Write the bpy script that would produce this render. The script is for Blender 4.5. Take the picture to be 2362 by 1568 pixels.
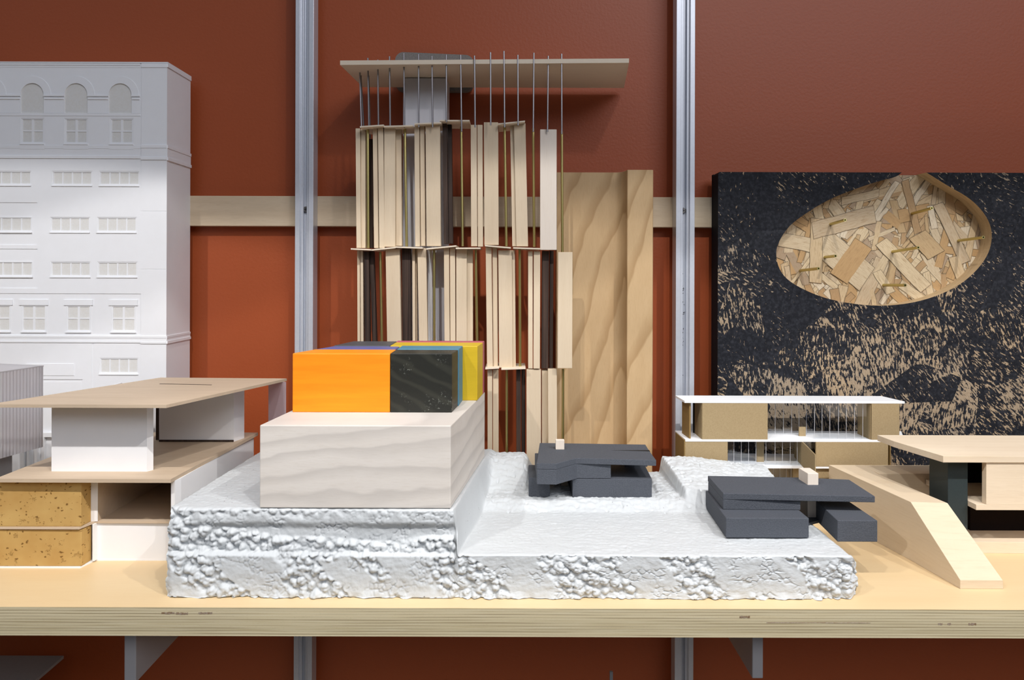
import bpy, bmesh, math, random
from mathutils import Vector, Matrix, noise
random.seed(7)
for o in list(bpy.data.objects): bpy.data.objects.remove(o)
S = bpy.context.scene; COL = S.collection
PI = math.pi

# ------------------------------------------------------------------ camera, world, lamps, exposure
F = 1700.0; CX = 1181.0; HY = 630.0; ZC = 0.286      # focal length in px, centre column, horizon row, eye height over the shelf
cam = bpy.data.cameras.new('camera'); co = bpy.data.objects.new('camera', cam); COL.objects.link(co)
cam.sensor_width = 36; cam.sensor_fit = 'HORIZONTAL'; cam.lens = 36*F/2362
cam.shift_y = -(784-HY)/2362
cam.clip_start = 0.02
co.location = (0, 0, ZC); co.rotation_euler = (PI/2, math.radians(0.0), 0)
co.rotation_euler.rotate_axis('Z', math.radians(0.17))
S.camera = co
W = bpy.data.worlds.new('world'); S.world = W; W.use_nodes = True
wn_ = W.node_tree; bg_ = wn_.nodes['Background']; bg_.inputs[1].default_value = 0.46
tc_ = wn_.nodes.new('ShaderNodeTexCoord'); sx_ = wn_.nodes.new('ShaderNodeSeparateXYZ'); rm_ = wn_.nodes.new('ShaderNodeValToRGB')
wn_.links.new(tc_.outputs['Generated'], sx_.inputs[0]); wn_.links.new(sx_.outputs[2], rm_.inputs[0]); wn_.links.new(rm_.outputs[0], bg_.inputs[0])
rm_.color_ramp.elements[0].position = 0.03; rm_.color_ramp.elements[0].color = (.035, .035, .04, 1)      # a room: dim low down, bright ceiling
rm_.color_ramp.elements[1].position = 0.35; rm_.color_ramp.elements[1].color = (.82, .87, 1.0, 1)
S.view_settings.view_transform = 'Standard'; S.view_settings.look = 'None'
S.view_settings.gamma = 1; S.view_settings.use_curve_mapping = False
S.view_settings.exposure = 0.0

def spot(name, loc, target, power, half_deg, blend, radius, col=(1, 0.95, 0.88)):
    l = bpy.data.lights.new(name, 'SPOT'); l.energy = power; l.spot_size = math.radians(2*half_deg)
    l.spot_blend = blend; l.shadow_soft_size = radius; l.color = col
    o = bpy.data.objects.new(name, l); COL.objects.link(o); o.location = loc
    d = Vector(target) - Vector(loc); o.rotation_euler = d.to_track_quat('-Z', 'Y').to_euler()
    return o
# a row of small downlights over the aisle, their beams cut off on the wall about 0.35 over the shelf
for lx, p in ((-0.62, 22), (-0.20, 19), (0.22, 18), (0.66, 27), (1.10, 20)):
    spot('downlight', (lx, 0.0, 1.14), (lx, 0.0, 0), p, 52.6, 0.05, 0.009, (1, 0.97, 0.945))
# a wider lamp to the right whose beam reaches the upper wall
spot('wall_washer_lamp', (0.33, 0.0, 1.17), (0.33, 0.9, 0.45), 6, 60, 0.4, 0.02, (1, 0.93, 0.92))
# added soft light far behind right, for fill and haze on the upper wall
l = bpy.data.lights.new('far_fill_light', 'AREA'); l.shape = 'RECTANGLE'; l.size = 2.6; l.size_y = 1.6; l.energy = 60; l.color = (0.90, 0.93, 1.0)
o = bpy.data.objects.new('far_fill_light', l); COL.objects.link(o); o.location = (2.1, -2.9, 2.5)
o.rotation_euler = (Vector((0.2, 0.9, 0.3))-o.location).to_track_quat('-Z', 'Y').to_euler()

# ------------------------------------------------------------------ helpers
def X(px, Y): return (px-CX)/F*Y
def Z(py, Y): return ZC-(py-HY)/F*Y
def P(px, py, Y): return Vector((X(px, Y), Y, Z(py, Y)))
def G(px, py, z=0.0):                         # point of a horizontal plane
    Y = (ZC-z)*F/(py-HY); return (X(px, Y), Y)

def thing(name, label, cat, loc, group=None):
    o = bpy.data.objects.new(name, None); COL.objects.link(o); o.location = loc; o.empty_display_size = 0.01
    o['label'] = label; o['category'] = cat
    if group: o['group'] = group
    return o
def meshobj(name, verts, faces, mat, parent=None, bevel=0, smooth=False, label=None, origin=None, seg=2):
    m = bpy.data.meshes.new(name)
    if parent is None and origin is None:
        xs = [v[0] for v in verts]; ys = [v[1] for v in verts]; zs = [v[2] for v in verts]
        origin = ((min(xs)+max(xs))/2, (min(ys)+max(ys))/2, min(zs))
    org = Vector(origin) if parent is None else Vector((0, 0, 0))
    m.from_pydata([tuple(Vector(v)-org) for v in verts], [], faces)
    m.materials.append(mat)
    bm = bmesh.new(); bm.from_mesh(m)
    bmesh.ops.recalc_face_normals(bm, faces=bm.faces); bm.to_mesh(m); bm.free()
    if smooth: m.polygons.foreach_set('use_smooth', [True]*len(m.polygons))
    o = bpy.data.objects.new(name, m); COL.objects.link(o)
    if parent is None: o.location = org
    else:
        o.parent = parent; root = parent
        # vertices are stored in world coordinates: cancel the offset of the thing's empty
        off = Vector((0, 0, 0)) if parent.type == 'MESH' and parent.parent else Vector(root.location)
        o.matrix_parent_inverse = Matrix.Translation(-off)
    if bevel:
        b = o.modifiers.new('bevel', 'BEVEL'); b.width = bevel; b.segments = seg; b.limit_method = 'ANGLE'; b.angle_limit = math.radians(40)
    if label: o['label'] = label
    return o
def tag(o, label, cat, group=None, kind=None):
    o['label'] = label; o['category'] = cat
    if group: o['group'] = group
    if kind: o['kind'] = kind
    return o

class MB:
    def __init__(s): s.v = []; s.f = []
    def prism(s, plan, z0, z1):
        """plan: (x,y) points; z0/z1 numbers or lists"""
        n = len(plan); b = len(s.v)
        a0 = z0 if isinstance(z0, (list, tuple)) else [z0]*n
        a1 = z1 if isinstance(z1, (list, tuple)) else [z1]*n
        s.v += [(p[0], p[1], a0[i]) for i, p in enumerate(plan)] + [(p[0], p[1], a1[i]) for i, p in enumerate(plan)]
        s.f.append(list(range(b, b+n))); s.f.append(list(range(b+n, b+2*n)))
        for i in range(n):
            j = (i+1) % n; s.f.append([b+i, b+j, b+n+j, b+n+i])
        return s
    def slab(s, poly, y0, y1):
        """polygon in x,z extruded along y"""
        n = len(poly); b = len(s.v)
        s.v += [(p[0], y0, p[1]) for p in poly] + [(p[0], y1, p[1]) for p in poly]
        s.f.append(list(range(b, b+n))); s.f.append(list(range(b+n, b+2*n)))
        for i in range(n):
            j = (i+1) % n; s.f.append([b+i, b+j, b+n+j, b+n+i])
        return s
    def box(s, x0, x1, y0, y1, z0, z1):
        return s.prism([(x0, y0), (x1, y0), (x1, y1), (x0, y1)], z0, z1)
    def tube(s, a, c, r, n=12, r2=None, hollow=False):
        a = Vector(a); c = Vector(c); d = (c-a).normalized()
        u = d.orthogonal().normalized(); w = d.cross(u); b = len(s.v); r2 = r if r2 is None else r2
        rings = [(a, r), (c, r2)]
        if hollow: rings += [(c, r2*0.55), (c-d*r*4, r2*0.55)]
        for (q, rr) in rings:
            for k in range(n):
                t = 2*PI*k/n; s.v.append(tuple(q+u*math.cos(t)*rr+w*math.sin(t)*rr))
        for ri in range(len(rings)-1):
            for k in range(n):
                j = (k+1) % n; o = b+ri*n; s.f.append([o+k, o+j, o+n+j, o+n+k])
        s.f.append(list(range(b, b+n))); e = b+(len(rings)-1)*n; s.f.append(list(range(e, e+n)))
        return s
    def build(s, name, mat, parent=None, **k): return meshobj(name, s.v, s.f, mat, parent, **k)
def box(name, x0, x1, y0, y1, z0, z1, mat, parent=None, **k): return MB().box(x0, x1, y0, y1, z0, z1).build(name, mat, parent, **k)

# ------------------------------------------------------------------ materials
def newmat(name, color=(.8, .8, .8), rough=.6, metal=0, spec=.4):
    m = bpy.data.materials.new(name); m.use_nodes = True; n = m.node_tree; b = n.nodes['Principled BSDF']
    b.inputs['Base Color'].default_value = (*color, 1); b.inputs['Roughness'].default_value = rough
    b.inputs['Metallic'].default_value = metal; b.inputs['Specular IOR Level'].default_value = spec
    return m, n, b
class N:
    """tiny node helper"""
    def __init__(s, nt, scale=(1, 1, 1), rot=(0, 0, 0), rnd=False):
        s.nt = nt; t = s.n('ShaderNodeTexCoord'); mp = s.n('ShaderNodeMapping')
        mp.inputs['Scale'].default_value = scale; mp.inputs['Rotation'].default_value = rot
        nt.links.new(t.outputs['Object'], mp.inputs['Vector']); s.vec = mp.outputs[0]
        if rnd:
            oi = s.n('ShaderNodeObjectInfo'); a = s.n('ShaderNodeVectorMath'); a.operation = 'ADD'
            m = s.n('ShaderNodeMath'); m.operation = 'MULTIPLY'; m.inputs[1].default_value = 37
            nt.links.new(oi.outputs['Random'], m.inputs[0]); nt.links.new(s.vec, a.inputs[0]); nt.links.new(m.outputs[0], a.inputs[1]); s.vec = a.outputs[0]
    def n(s, t): return s.nt.nodes.new(t)
    def link(s, a, b): s.nt.links.new(a, b)
    def map(s, scale, rot=(0, 0, 0), loc=(0, 0, 0), src=None):
        mp = s.n('ShaderNodeMapping'); mp.inputs['Scale'].default_value = scale; mp.inputs['Rotation'].default_value = rot
        mp.inputs['Location'].default_value = loc; s.link(src or s.vec, mp.inputs['Vector']); return mp.outputs[0]
    def noise(s, scale, detail=4, rough=.6, vec=None, dist=0, out=0):
        t = s.n('ShaderNodeTexNoise'); t.inputs['Scale'].default_value = scale; t.inputs['Detail'].default_value = detail
        t.inputs['Roughness'].default_value = rough; t.inputs['Distortion'].default_value = dist
        s.link(vec or s.vec, t.inputs['Vector']); return t.outputs[out]
    def voro(s, scale, vec=None, feature='F1', out='Distance', rnd=1):
        t = s.n('ShaderNodeTexVoronoi'); t.feature = feature; t.inputs['Scale'].default_value = scale; t.inputs['Randomness'].default_value = rnd
        s.link(vec or s.vec, t.inputs['Vector']); return t.outputs[out]
    def wave(s, scale, dist=3, detail=2, dscale=1, vec=None, axis='X', prof='SIN'):
        t = s.n('ShaderNodeTexWave'); t.bands_direction = axis; t.wave_profile = prof
        for k, v in (('Scale', scale), ('Distortion', dist), ('Detail', detail), ('Detail Scale', dscale)): t.inputs[k].default_value = v
        s.link(vec or s.vec, t.inputs['Vector']); return t.outputs['Fac']
    def ramp(s, fac, stops, interp='LINEAR'):
        t = s.n('ShaderNodeValToRGB'); t.color_ramp.interpolation = interp; e = t.color_ramp.elements
        while len(e) < len(stops): e.new(.5)
        for i, (p, c) in enumerate(stops):
            e[i].position = p; e[i].color = (*c, 1) if isinstance(c, (tuple, list)) else (c, c, c, 1)
        s.link(fac, t.inputs[0]); return t.outputs[0]
    def mix(s, fac, a, b, mode='MIX'):
        t = s.n('ShaderNodeMix'); t.data_type = 'RGBA'; t.blend_type = mode
        for i, v in ((0, fac), (6, a), (7, b)):
            if isinstance(v, bpy.types.NodeSocket): s.link(v, t.inputs[i])
            elif i == 0: t.inputs[0].default_value = v
            else: t.inputs[i].default_value = (*v, 1)
        return t.outputs[2]
    def math(s, op, a, b=0):
        t = s.n('ShaderNodeMath'); t.operation = op
        for i, v in ((0, a), (1, b)):
            if isinstance(v, bpy.types.NodeSocket): s.link(v, t.inputs[i])
            else: t.inputs[i].default_value = v
        return t.outputs[0]
    def bump(s, bsdf, h, strength=.3, dist=.001):
        t = s.n('ShaderNodeBump'); t.inputs['Strength'].default_value = strength; t.inputs['Distance'].default_value = dist
        s.link(h, t.inputs['Height']); s.link(t.outputs[0], bsdf.inputs['Normal'])

def wood(name, light, dark, grain=(60, 60, 6), fine=(900, 900, 60), bands=None, rough=.6, amount=.5, bump=.15, rnd=True, spec=.3, bcol=None):
    m, nt, b = newmat(name, light, rough, spec=spec); h = N(nt, rnd=rnd)
    g = h.noise(1, 5, .6, h.map(grain)); f = h.noise(1, 3, .6, h.map(fine))
    c = h.mix(h.ramp(g, [(.3, 0), (.75, amount)]), light, dark)
    c = h.mix(h.ramp(f, [(.5, 0), (.75, .35)]), c, dark)
    if bands:
        w = h.wave(bands['scale'], bands['dist'], 3, bands.get('ds', 1), h.map(bands['map'], bands.get('rot', (0, 0, 0))), axis=bands.get('ax', 'X'), prof='SAW')
        c = h.mix(h.ramp(w, bands['stops']), c, bcol or dark)
    h.link(c, b.inputs['Base Color']); h.bump(b, f, bump, .0004)
    return m
M = {}
BASS = (.73, .59, .41); BASSD = (.52, .38, .23)
M['bass'] = wood('basswood', (.68, .565, .41), (.55, .42, .28), grain=(70, 70, 5))
M['bass_x'] = wood('basswood_flat', (.78, .66, .50), (.62, .48, .33), grain=(5, 60, 60), fine=(60, 900, 900))
M['bass_white'] = wood('pale_basswood', (.76, .68, .59), (.66, .56, .46), grain=(50, 50, 5), amount=.3)
M['bass_edge'] = wood('basswood_end_grain', (.62, .50, .34), (.40, .29, .17), grain=(5, 5, 700), fine=(300, 300, 1500), amount=.7)
M['ply_thin'] = wood('thin_aircraft_plywood', (.60, .475, .345), (.46, .345, .235), grain=(8, 60, 60), fine=(90, 900, 300), amount=.5)
M['walnut'] = wood('dark_walnut_strip', (.075, .045, .032), (.012, .007, .006), grain=(500, 500, 8), fine=(2500, 2500, 60), amount=1, bump=.4)
M['ash'] = wood('ash_board', (.60, .42, .23), (.42, .26, .12), grain=(40, 40, 10), fine=(1400, 1400, 110), amount=.35, rnd=False,
                bands=dict(scale=1.35, dist=5.5, ds=1.1, map=(8, 14, 3.6), rot=(0, math.radians(-42), 0), stops=[(0, .0), (.62, .03), (.95, .6), (1, .05)]), bcol=(.33, .19, .075))
M['poplar'] = wood('whitish_poplar_block', (.74, .69, .63), (.62, .55, .47), grain=(8, 60, 50), fine=(120, 900, 900), amount=.3, rnd=False,
                   bands=dict(ax='Z', scale=2.5, dist=6.5, ds=1.5, map=(2.4, 1.2, 7.5), rot=(0, math.radians(16), 0), stops=[(0, .05), (.35, .0), (.9, .55), (1, .1)]), bcol=(.50, .46, .42))
M['poplar_top'] = M['poplar']
M['batten'] = wood('pine_batten', (.68, .56, .40), (.50, .38, .25), grain=(5, 30, 60), fine=(80, 600, 700), amount=.7, rnd=False)
def paintwood(name, c, d, spots=False, rough=.5, dens=.4):
    m, nt, b = newmat(name, c, rough, spec=.35); h = N(nt)
    g = h.noise(1, 4, .6, h.map((7, 7, 90))); col = h.mix(h.ramp(g, [(.35, 0), (.75, dens)]), c, d)
    v = h.noise(1, 2, .5, h.map((110, 110, 1100))); col = h.mix(h.ramp(v, [(.70, 0), (.76, .5)]), col, d)
    if spots:
        k = h.noise(420, 3, .7); k2 = h.noise(45, 2, .5)
        kk = h.math('MULTIPLY', h.ramp(k, [(.58, 0), (.66, 1)]), h.ramp(k2, [(.50, 0), (.66, 1)]))
        col = h.mix(kk, col, (.22, .23, .2))
        w = h.wave(6, 5, 3, 1, h.map((2, 2, 6), (0, .6, 0))); col = h.mix(h.ramp(w, [(.6, 0), (1, .22)]), col, (.075, .075, .055))
    h.link(col, b.inputs['Base Color']); h.bump(b, h.noise(500, 3), .15, .0004); return m
M['orange'] = paintwood('orange_stained_pine', (.98, .315, .010), (.78, .185, .003), dens=.8)
M['black_block'] = paintwood('black_stained_pine', (.020, .021, .017), (.010, .010, .008), spots=True, rough=.45)
M['teal'] = paintwood('teal_stained_pine', (.07, .22, .32), (.04, .15, .22))
M['yellow'] = paintwood('yellow_stained_pine', (.64, .44, .02), (.48, .31, .01), dens=.6)
M['purple'] = paintwood('purple_stained_pine', (.13, .13, .33), (.08, .08, .22))
M['grey_stain'] = paintwood('charcoal_stained_pine', (.07, .075, .085), (.04, .04, .045))
M['pink'] = paintwood('dark_pink_stained_pine', (.42, .09, .12), (.3, .05, .08))

def plain(name, c, rough=.6, sc=300, amt=.12, bump=.1, c2=None, spec=.3, metal=0, bd=.0003):
    m, nt, b = newmat(name, c, rough, metal, spec); h = N(nt)
    f = h.noise(sc, 4, .6); col = h.mix(h.ramp(f, [(.35, 0), (.75, amt)]), c, c2 or tuple(x*.6 for x in c))
    h.link(col, b.inputs['Base Color'])
    if bump: h.bump(b, f, bump, bd)
    return m
M['card'] = plain('white_card', (.87, .87, .875), .55, 40, .05, .03)
M['plaster'] = plain('white_laser_cut_board', (.85, .86, .88), .6, 60, .08, .05, (.66, .64, .60))
M['pane'] = plain('yellowed_white_pane', (.75, .745, .725), .5, 400, .35, .25, (.66, .63, .55))
M['foam_core'] = plain('white_foam_core', (.70, .71, .76), .4, 60, .1, .05)
M['white_plastic'] = plain('bright_white_sheet', (.90, .92, .94), .4, 50, .05, .02)
M['chip'] = plain('grey_chipboard', (.39, .295, .165), .8, 900, .5, .2, (.25, .175, .09), spec=.1)
M['chip_dark'] = plain('brown_cut_chipboard_edge', (.27, .17, .06), .8, 900, .5, .2)
M['greyhouse'] = plain('dark_grey_painted_foam', (.092, .100, .117), .7, 900, .45, .5, (.03, .035, .045), bd=.0012, spec=.15)
M['blackgreen'] = plain('very_dark_green_painted_wood', (.028, .040, .042), .5, 700, .3, .2)
M['grey_felt'] = plain('grey_speckled_board', (.25, .235, .22), .9, 1100, .8, .4, (.10, .09, .085))
M['bracket'] = plain('white_painted_steel', (.42, .40, .40), .4, 30, .1, .02)
M['card_grey'] = plain('grey_card', (.30, .29, .29), .7, 300, .2, .1)
M['steel'] = newmat('steel_wire', (.32, .31, .32), .35, 1)[0]
M['brass'] = newmat('brass_tube', (.58, .50, .20), .36, 1)[0]
M['dark'] = newmat('black_void', (.01, .01, .01), .8)[0]  # flat black; in the dark house it stands for shade
M['ink'] = newmat('black_marker_ink', (.03, .03, .035), .6)[0]
M['alu'] = plain('brushed_aluminium', (.66, .69, .75), .4, 300, .15, .03, metal=.45)
M['alu_dark'] = plain('matte_slot_aluminium', (.30, .33, .39), .42, 300, .15, .03, metal=.6)
M['screw'] = newmat('zinc_screw', (.22, .21, .2), .4, 1)[0]
def m_wall():
    m, nt, b = newmat('rust_red_wall_paint', (.40, .085, .028), .45, spec=.4); h = N(nt)
    f = h.noise(260, 3, .55); g = h.noise(3, 2)
    h.link(h.mix(h.ramp(g, [(.3, 0), (.7, .2)]), (.35, .073, .020), (.31, .063, .018)), b.inputs['Base Color'])
    h.bump(b, f, .35, .0006); return m
M['wall'] = m_wall()
def m_shelf():
    m, nt, b = newmat('birch_plywood_face', (.80, .60, .34), .45, spec=.4); h = N(nt)
    g = h.noise(1, 5, .6, h.map((3, 26, 40))); f = h.noise(1, 3, .6, h.map((40, 700, 300)))
    c = h.mix(h.ramp(g, [(.3, 0), (.75, .55)]), (.72, .55, .32), (.66, .46, .24)); c = h.mix(h.ramp(f, [(.5, 0), (.8, .25)]), c, (.62, .42, .22))
    h.link(c, b.inputs['Base Color']); return m
M['shelf'] = m_shelf()
def m_shelf_edge():
    m, nt, b = newmat('birch_plywood_edge', (.45, .37, .22), .6, spec=.2); h = N(nt)
    warp = h.noise(1, 3, .5, h.map((9, 9, 60)));
    sep = h.n('ShaderNodeSeparateXYZ'); h.link(h.vec, sep.inputs[0])
    zz = h.math('ADD', h.math('MULTIPLY', sep.outputs[2], 1/.0268*11), h.math('MULTIPLY', warp, .55))
    fr = h.math('FRACT', zz); fl = h.math('FLOOR', zz)
    wn = h.n('ShaderNodeTexWhiteNoise'); wn.noise_dimensions = '1D'; h.link(fl, wn.inputs['W'])
    line = h.ramp(fr, [(0, 1), (.14, .7), (.3, 0), (.8, 0), (1, 1)])
    g = h.noise(1, 4, .65, h.map((16, 16, 1500))); g2 = h.noise(1, 4, .7, h.map((420, 420, 1500)))
    c = h.mix(wn.outputs['Value'], (.57, .48, .30), (.40, .33, .19)); c = h.mix(h.ramp(g, [(.35, 0), (.7, .7)]), c, (.62, .56, .40))
    c = h.mix(h.ramp(g2, [(.55, 0), (.8, .3)]), c, (.28, .21, .11)); 
    l2 = h.math('MULTIPLY', line, h.ramp(h.noise(1, 3, .6, h.map((7, 7, 260))), [(.38, .1), (.6, 1)]))
    c = h.mix(h.math('MULTIPLY', l2, .8), c, (.20, .15, .075))
    h.link(c, b.inputs['Base Color']); h.bump(b, g2, .15, .0003); return m
M['shelf_edge'] = m_shelf_edge()
def m_cork():
    m, nt, b = newmat('pitted_tan_foam_board', (.62, .41, .16), .85, spec=.1); h = N(nt)
    w = h.noise(90, 3, .6, out=1); vv = h.mix(.012, h.map((1, 1, 1.5)), w, 'ADD')
    d = h.voro(210, vv); r = h.voro(210, vv, out='Color')
    sp = h.n('ShaderNodeSeparateColor'); h.link(r, sp.inputs[0])
    size = h.math('MULTIPLY', h.math('SUBTRACT', sp.outputs[0], .48), .60)
    k = h.math('GREATER_THAN', size, d); k2 = h.math('GREATER_THAN', h.math('ADD', size, .08), d)
    n2 = h.noise(130, 4, .7); kk = h.ramp(n2, [(.62, 0), (.66, 1)])
    base = h.mix(h.ramp(h.noise(25, 3), [(.3, 0), (.7, 1)]), (.56, .37, .135), (.46, .27, .085))
    c = h.mix(h.math('MULTIPLY', h.math('MAXIMUM', k2, kk), .45), base, (.30, .17, .05)); c = h.mix(h.math('MULTIPLY', k, .75), c, (.13, .06, .015))
    h.link(c, b.inputs['Base Color']); h.bump(b, h.math('SUBTRACT', 1, h.math('MAXIMUM', k, kk)), .6, .0012); return m
M['cork'] = m_cork()
def m_foam():
    m, nt, b = newmat('white_expanded_foam', (.78, .79, .78), .55, spec=.35); h = N(nt)
    f = h.noise(420, 4, .65); g = h.noise(60, 3, .6)
    pits = h.ramp(h.voro(170), [(.08, 1), (.13, 0)]); pm = h.ramp(h.noise(30, 2), [(.56, 0), (.64, 1)])
    pit = h.math('MULTIPLY', pits, pm)
    c = h.mix(h.ramp(g, [(.35, 0), (.8, .25)]), (.575, .60, .61), (.47, .50, .51)); c = h.mix(pit, c, (.2, .2, .2))
    h.link(c, b.inputs['Base Color'])
    hh = h.math('ADD', h.math('MULTIPLY', f, .5), g)
    h.bump(b, hh, .4, .0012); return m
M['foam'] = m_foam()
def m_osb_black():
    m, nt, b = newmat('black_painted_strand_board', (.02, .02, .025), .6, spec=.14); h = N(nt)
    base = h.map((1, 0, 1)); warp = h.noise(14, 2, .5, base, out=1); v0 = h.mix(.0, base, warp, 'ADD')
    cell = h.map((20, 0, 8), (0, math.radians(28), 0), src=v0); col = h.voro(1, cell, out='Color')
    cell2 = h.map((9, 0, 24), (0, math.radians(-15), 0), src=v0); col2 = h.voro(1, cell2, out='Color')
    big = h.noise(4.2, 2, .55, base)
    pk = h.n('ShaderNodeSeparateColor'); h.link(h.voro(1, h.map((15, 0, 15)), out='Color'), pk.inputs[0]); pick = h.math('GREATER_THAN', pk.outputs[0], .5); cc = h.mix(pick, col, col2)
    s = h.n('ShaderNodeSeparateColor'); h.link(cc, s.inputs[0])
    ang = h.math('ADD', h.math('MULTIPLY', s.outputs[0], 1.3), -.15)
    vr = h.n('ShaderNodeVectorRotate'); vr.rotation_type = 'Y_AXIS'; h.link(base, vr.inputs['Vector']); h.link(ang, vr.inputs['Angle'])
    st = h.map((360, 1, 110), src=vr.outputs[0]); n1 = h.noise(1, 4, .65, st)
    st2 = h.map((900, 1, 200), src=vr.outputs[0]); n2 = h.noise(1, 3, .6, st2)
    sep = h.n('ShaderNodeSeparateXYZ'); h.link(h.vec, sep.inputs[0])
    low = h.math('MULTIPLY', h.math('SUBTRACT', .25, sep.outputs[2]), .12)          # more paint rubbed off low down
    lowc = h.math('MINIMUM', h.math('MAXIMUM', low, -.02), .022)
    v = h.math('ADD', n1, h.math('ADD', h.math('MULTIPLY', h.math('SUBTRACT', s.outputs[1], .5), .17), h.math('MULTIPLY', h.math('SUBTRACT', big, .5), .42)))
    v = h.math('ADD', h.math('ADD', v, lowc), h.math('MULTIPLY', h.math('SUBTRACT', h.noise(48, 4, .65, base), .5), .34))
    mask = h.ramp(v, [(.580, 0), (.602, 1)])
    tan = h.mix(s.outputs[2], (.46, .34, .21), (.33, .27, .20)); tan = h.mix(h.ramp(n2, [(.4, 0), (.7, .6)]), tan, (.24, .15, .08))
    blk = h.mix(h.ramp(h.noise(240, 4, .7), [(.45, 0), (.7, 1)]), (.012, .013, .017), (.032, .034, .042))
    c = h.mix(mask, blk, tan); h.link(c, b.inputs['Base Color'])
    ed = h.voro(1, cell, feature='DISTANCE_TO_EDGE')
    hh = h.math('ADD', h.math('MULTIPLY', n1, .5), h.math('ADD', h.ramp(ed, [(0, 0), (.03, 1)]), s.outputs[1]))
    h.bump(b, hh, .5, .0009); return m
M['osb_black'] = m_osb_black()
def m_osb():
    m, nt, b = newmat('bare_strand_board', (.5, .36, .2), .6, spec=.25); h = N(nt)
    at = h.n('ShaderNodeAttribute'); at.attribute_name = 'tint'; uv = h.n('ShaderNodeUVMap')
    g = h.noise(1, 4, .6, h.map((25, 1.8, 1), src=uv.outputs[0])); g2 = h.noise(1, 3, .6, h.map((9, 3, 1), src=uv.outputs[0]))
    c = h.mix(h.ramp(g, [(.45, 0), (.75, .6)]), at.outputs[0], (.34, .20, .09)); c = h.mix(h.ramp(g2, [(.55, 0), (.72, .4)]), c, (.28, .16, .07))
    h.link(c, b.inputs['Base Color']); h.bump(b, g, .3, .0005); return m
M['osb'] = m_osb()
M['osb_side'] = wood('routed_strand_board_wall', (.58, .43, .25), (.36, .24, .12), grain=(60, 300, 60), fine=(300, 1500, 300), amount=.7, rnd=False)
def m_poly():
    m, nt, b = newmat('frosted_polycarbonate', (.80, .78, .80), .35, spec=.5); b.inputs['Transmission Weight'].default_value = .55
    b.inputs['IOR'].default_value = 1.2; return m
M['poly'] = m_poly()
def m_acry():
    m, nt, b = newmat('mauve_frosted_acrylic', (.62, .52, .56), .3, spec=.5); b.inputs['Transmission Weight'].default_value = .5
    b.inputs['IOR'].default_value = 1.15; return m
M['acrylic'] = m_acry()
def m_glass():
    m = bpy.data.materials.new('clear_acetate'); m.use_nodes = True; nt = m.node_tree; nt.nodes.clear()
    o = nt.nodes.new('ShaderNodeOutputMaterial'); t = nt.nodes.new('ShaderNodeBsdfTransparent'); g = nt.nodes.new('ShaderNodeBsdfGlossy'); x = nt.nodes.new('ShaderNodeMixShader')
    t.inputs[0].default_value = (.93, .94, .95, 1); g.inputs['Roughness'].default_value = .05; x.inputs[0].default_value = .07
    nt.links.new(t.outputs[0], x.inputs[1]); nt.links.new(g.outputs[0], x.inputs[2]); nt.links.new(x.outputs[0], o.inputs[0]); return m
M['glass'] = m_glass()
M['scratch'] = plain('etched_acetate_line', (.55, .55, .57), .5, 40, .05, 0)

# ------------------------------------------------------------------ setting
WY = 1.0
o = box('wall_back', -2.2, 2.4, WY, WY+.1, -1.1, 1.7, M['wall']); o['kind'] = 'structure'; o['label'] = 'rust red painted wall behind the shelf'
M['floor'] = plain('grey_concrete_floor', (.06, .055, .05), .6, 20, .3, .05)
o = box('floor', -2.2, 2.4, -3.9, WY, -1.15, -1.1, M['floor']); o['kind'] = 'structure'; o['label'] = 'grey concrete floor'

# long batten behind everything
bt = box('wooden_batten', -1.4, 1.4, .984, 1.0, Z(523, .984), Z(453.5, .984), M['batten'], bevel=.0008)
tag(bt, 'long horizontal pine batten screwed to the red wall behind the metal rails', 'batten')

# aluminium rails
def rail(px0, px1, side, label):
    Yf = .962; x0 = X(px0, Yf); x1 = X(px1, Yf); w = x1-x0
    t = thing('aluminium_rail', label, 'rail', ((x0+x1)/2, .973, -.6), 'upright metal rails on the wall')
    a = .26*w; d = .022
    pr = [(x0, Yf), (x0+a, Yf), (x0+a, Yf+.004), (x0+a+.0035, Yf+.004), (x0+a+.0035, Yf+.010), (x1-a-.0035, Yf+.010), (x1-a-.0035, Yf+.004), (x1-a, Yf+.004), (x1-a, Yf), (x1, Yf), (x1, Yf+d), (x0, Yf+d)]
    MB().prism(pr, -.6, 1.3).build('channel', M['alu'], t, bevel=.0004)
    m = MB()
    for q in (.36, .64): m.box(x0+w*q-.0009, x0+w*q+.0009, Yf+.0082, Yf+.0101, -.6, 1.3)
    m.build('slot_rib', M['alu_dark'], t)
    zc = Z(483, Yf); cx = (x0+x1)/2+side
    s = MB().tube((cx, Yf+.010, zc), (cx, Yf+.0065, zc), .0046, 18, .0036).build('screw', M['screw'], t)
    k = MB(); k.box(cx-.0024, cx+.0024, Yf+.0060, Yf+.0067, zc-.0006, zc+.0006).box(cx-.0006, cx+.0006, Yf+.0060, Yf+.0067, zc-.0024, zc+.0024)
    k.build('screw_slot', M['ink'], s)
    return t, x0, x1, Yf
rail(680, 722, .0006, 'left upright aluminium rail on the red wall, clean slot')
rt, x0, x1, Yf = rail(1559, 1602, -.002, 'right upright aluminium rail on the red wall, with black pen marks in its slot')
mk = MB(); r2 = random.Random(3)
for py in (628, 662, 672, 700, 722, 732, 762, 779, 787, 794, 862):
    c = P(1573, py, Yf+.0095)
    mk = MB()
    for _ in range(4 if py in (662, 779, 787) else 3):
        ax = c.x+r2.uniform(-.0028, .0028); az = c.z+r2.uniform(-.0018, .0018); bx = ax+r2.uniform(-.003, .003); bz = az+r2.uniform(-.0022, .0022)
        mk.tube((ax, Yf+.0098, az), (bx, Yf+.0098, bz), .00035, 5)
    mk.build('pen_mark', M['ink'], rt)

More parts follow.
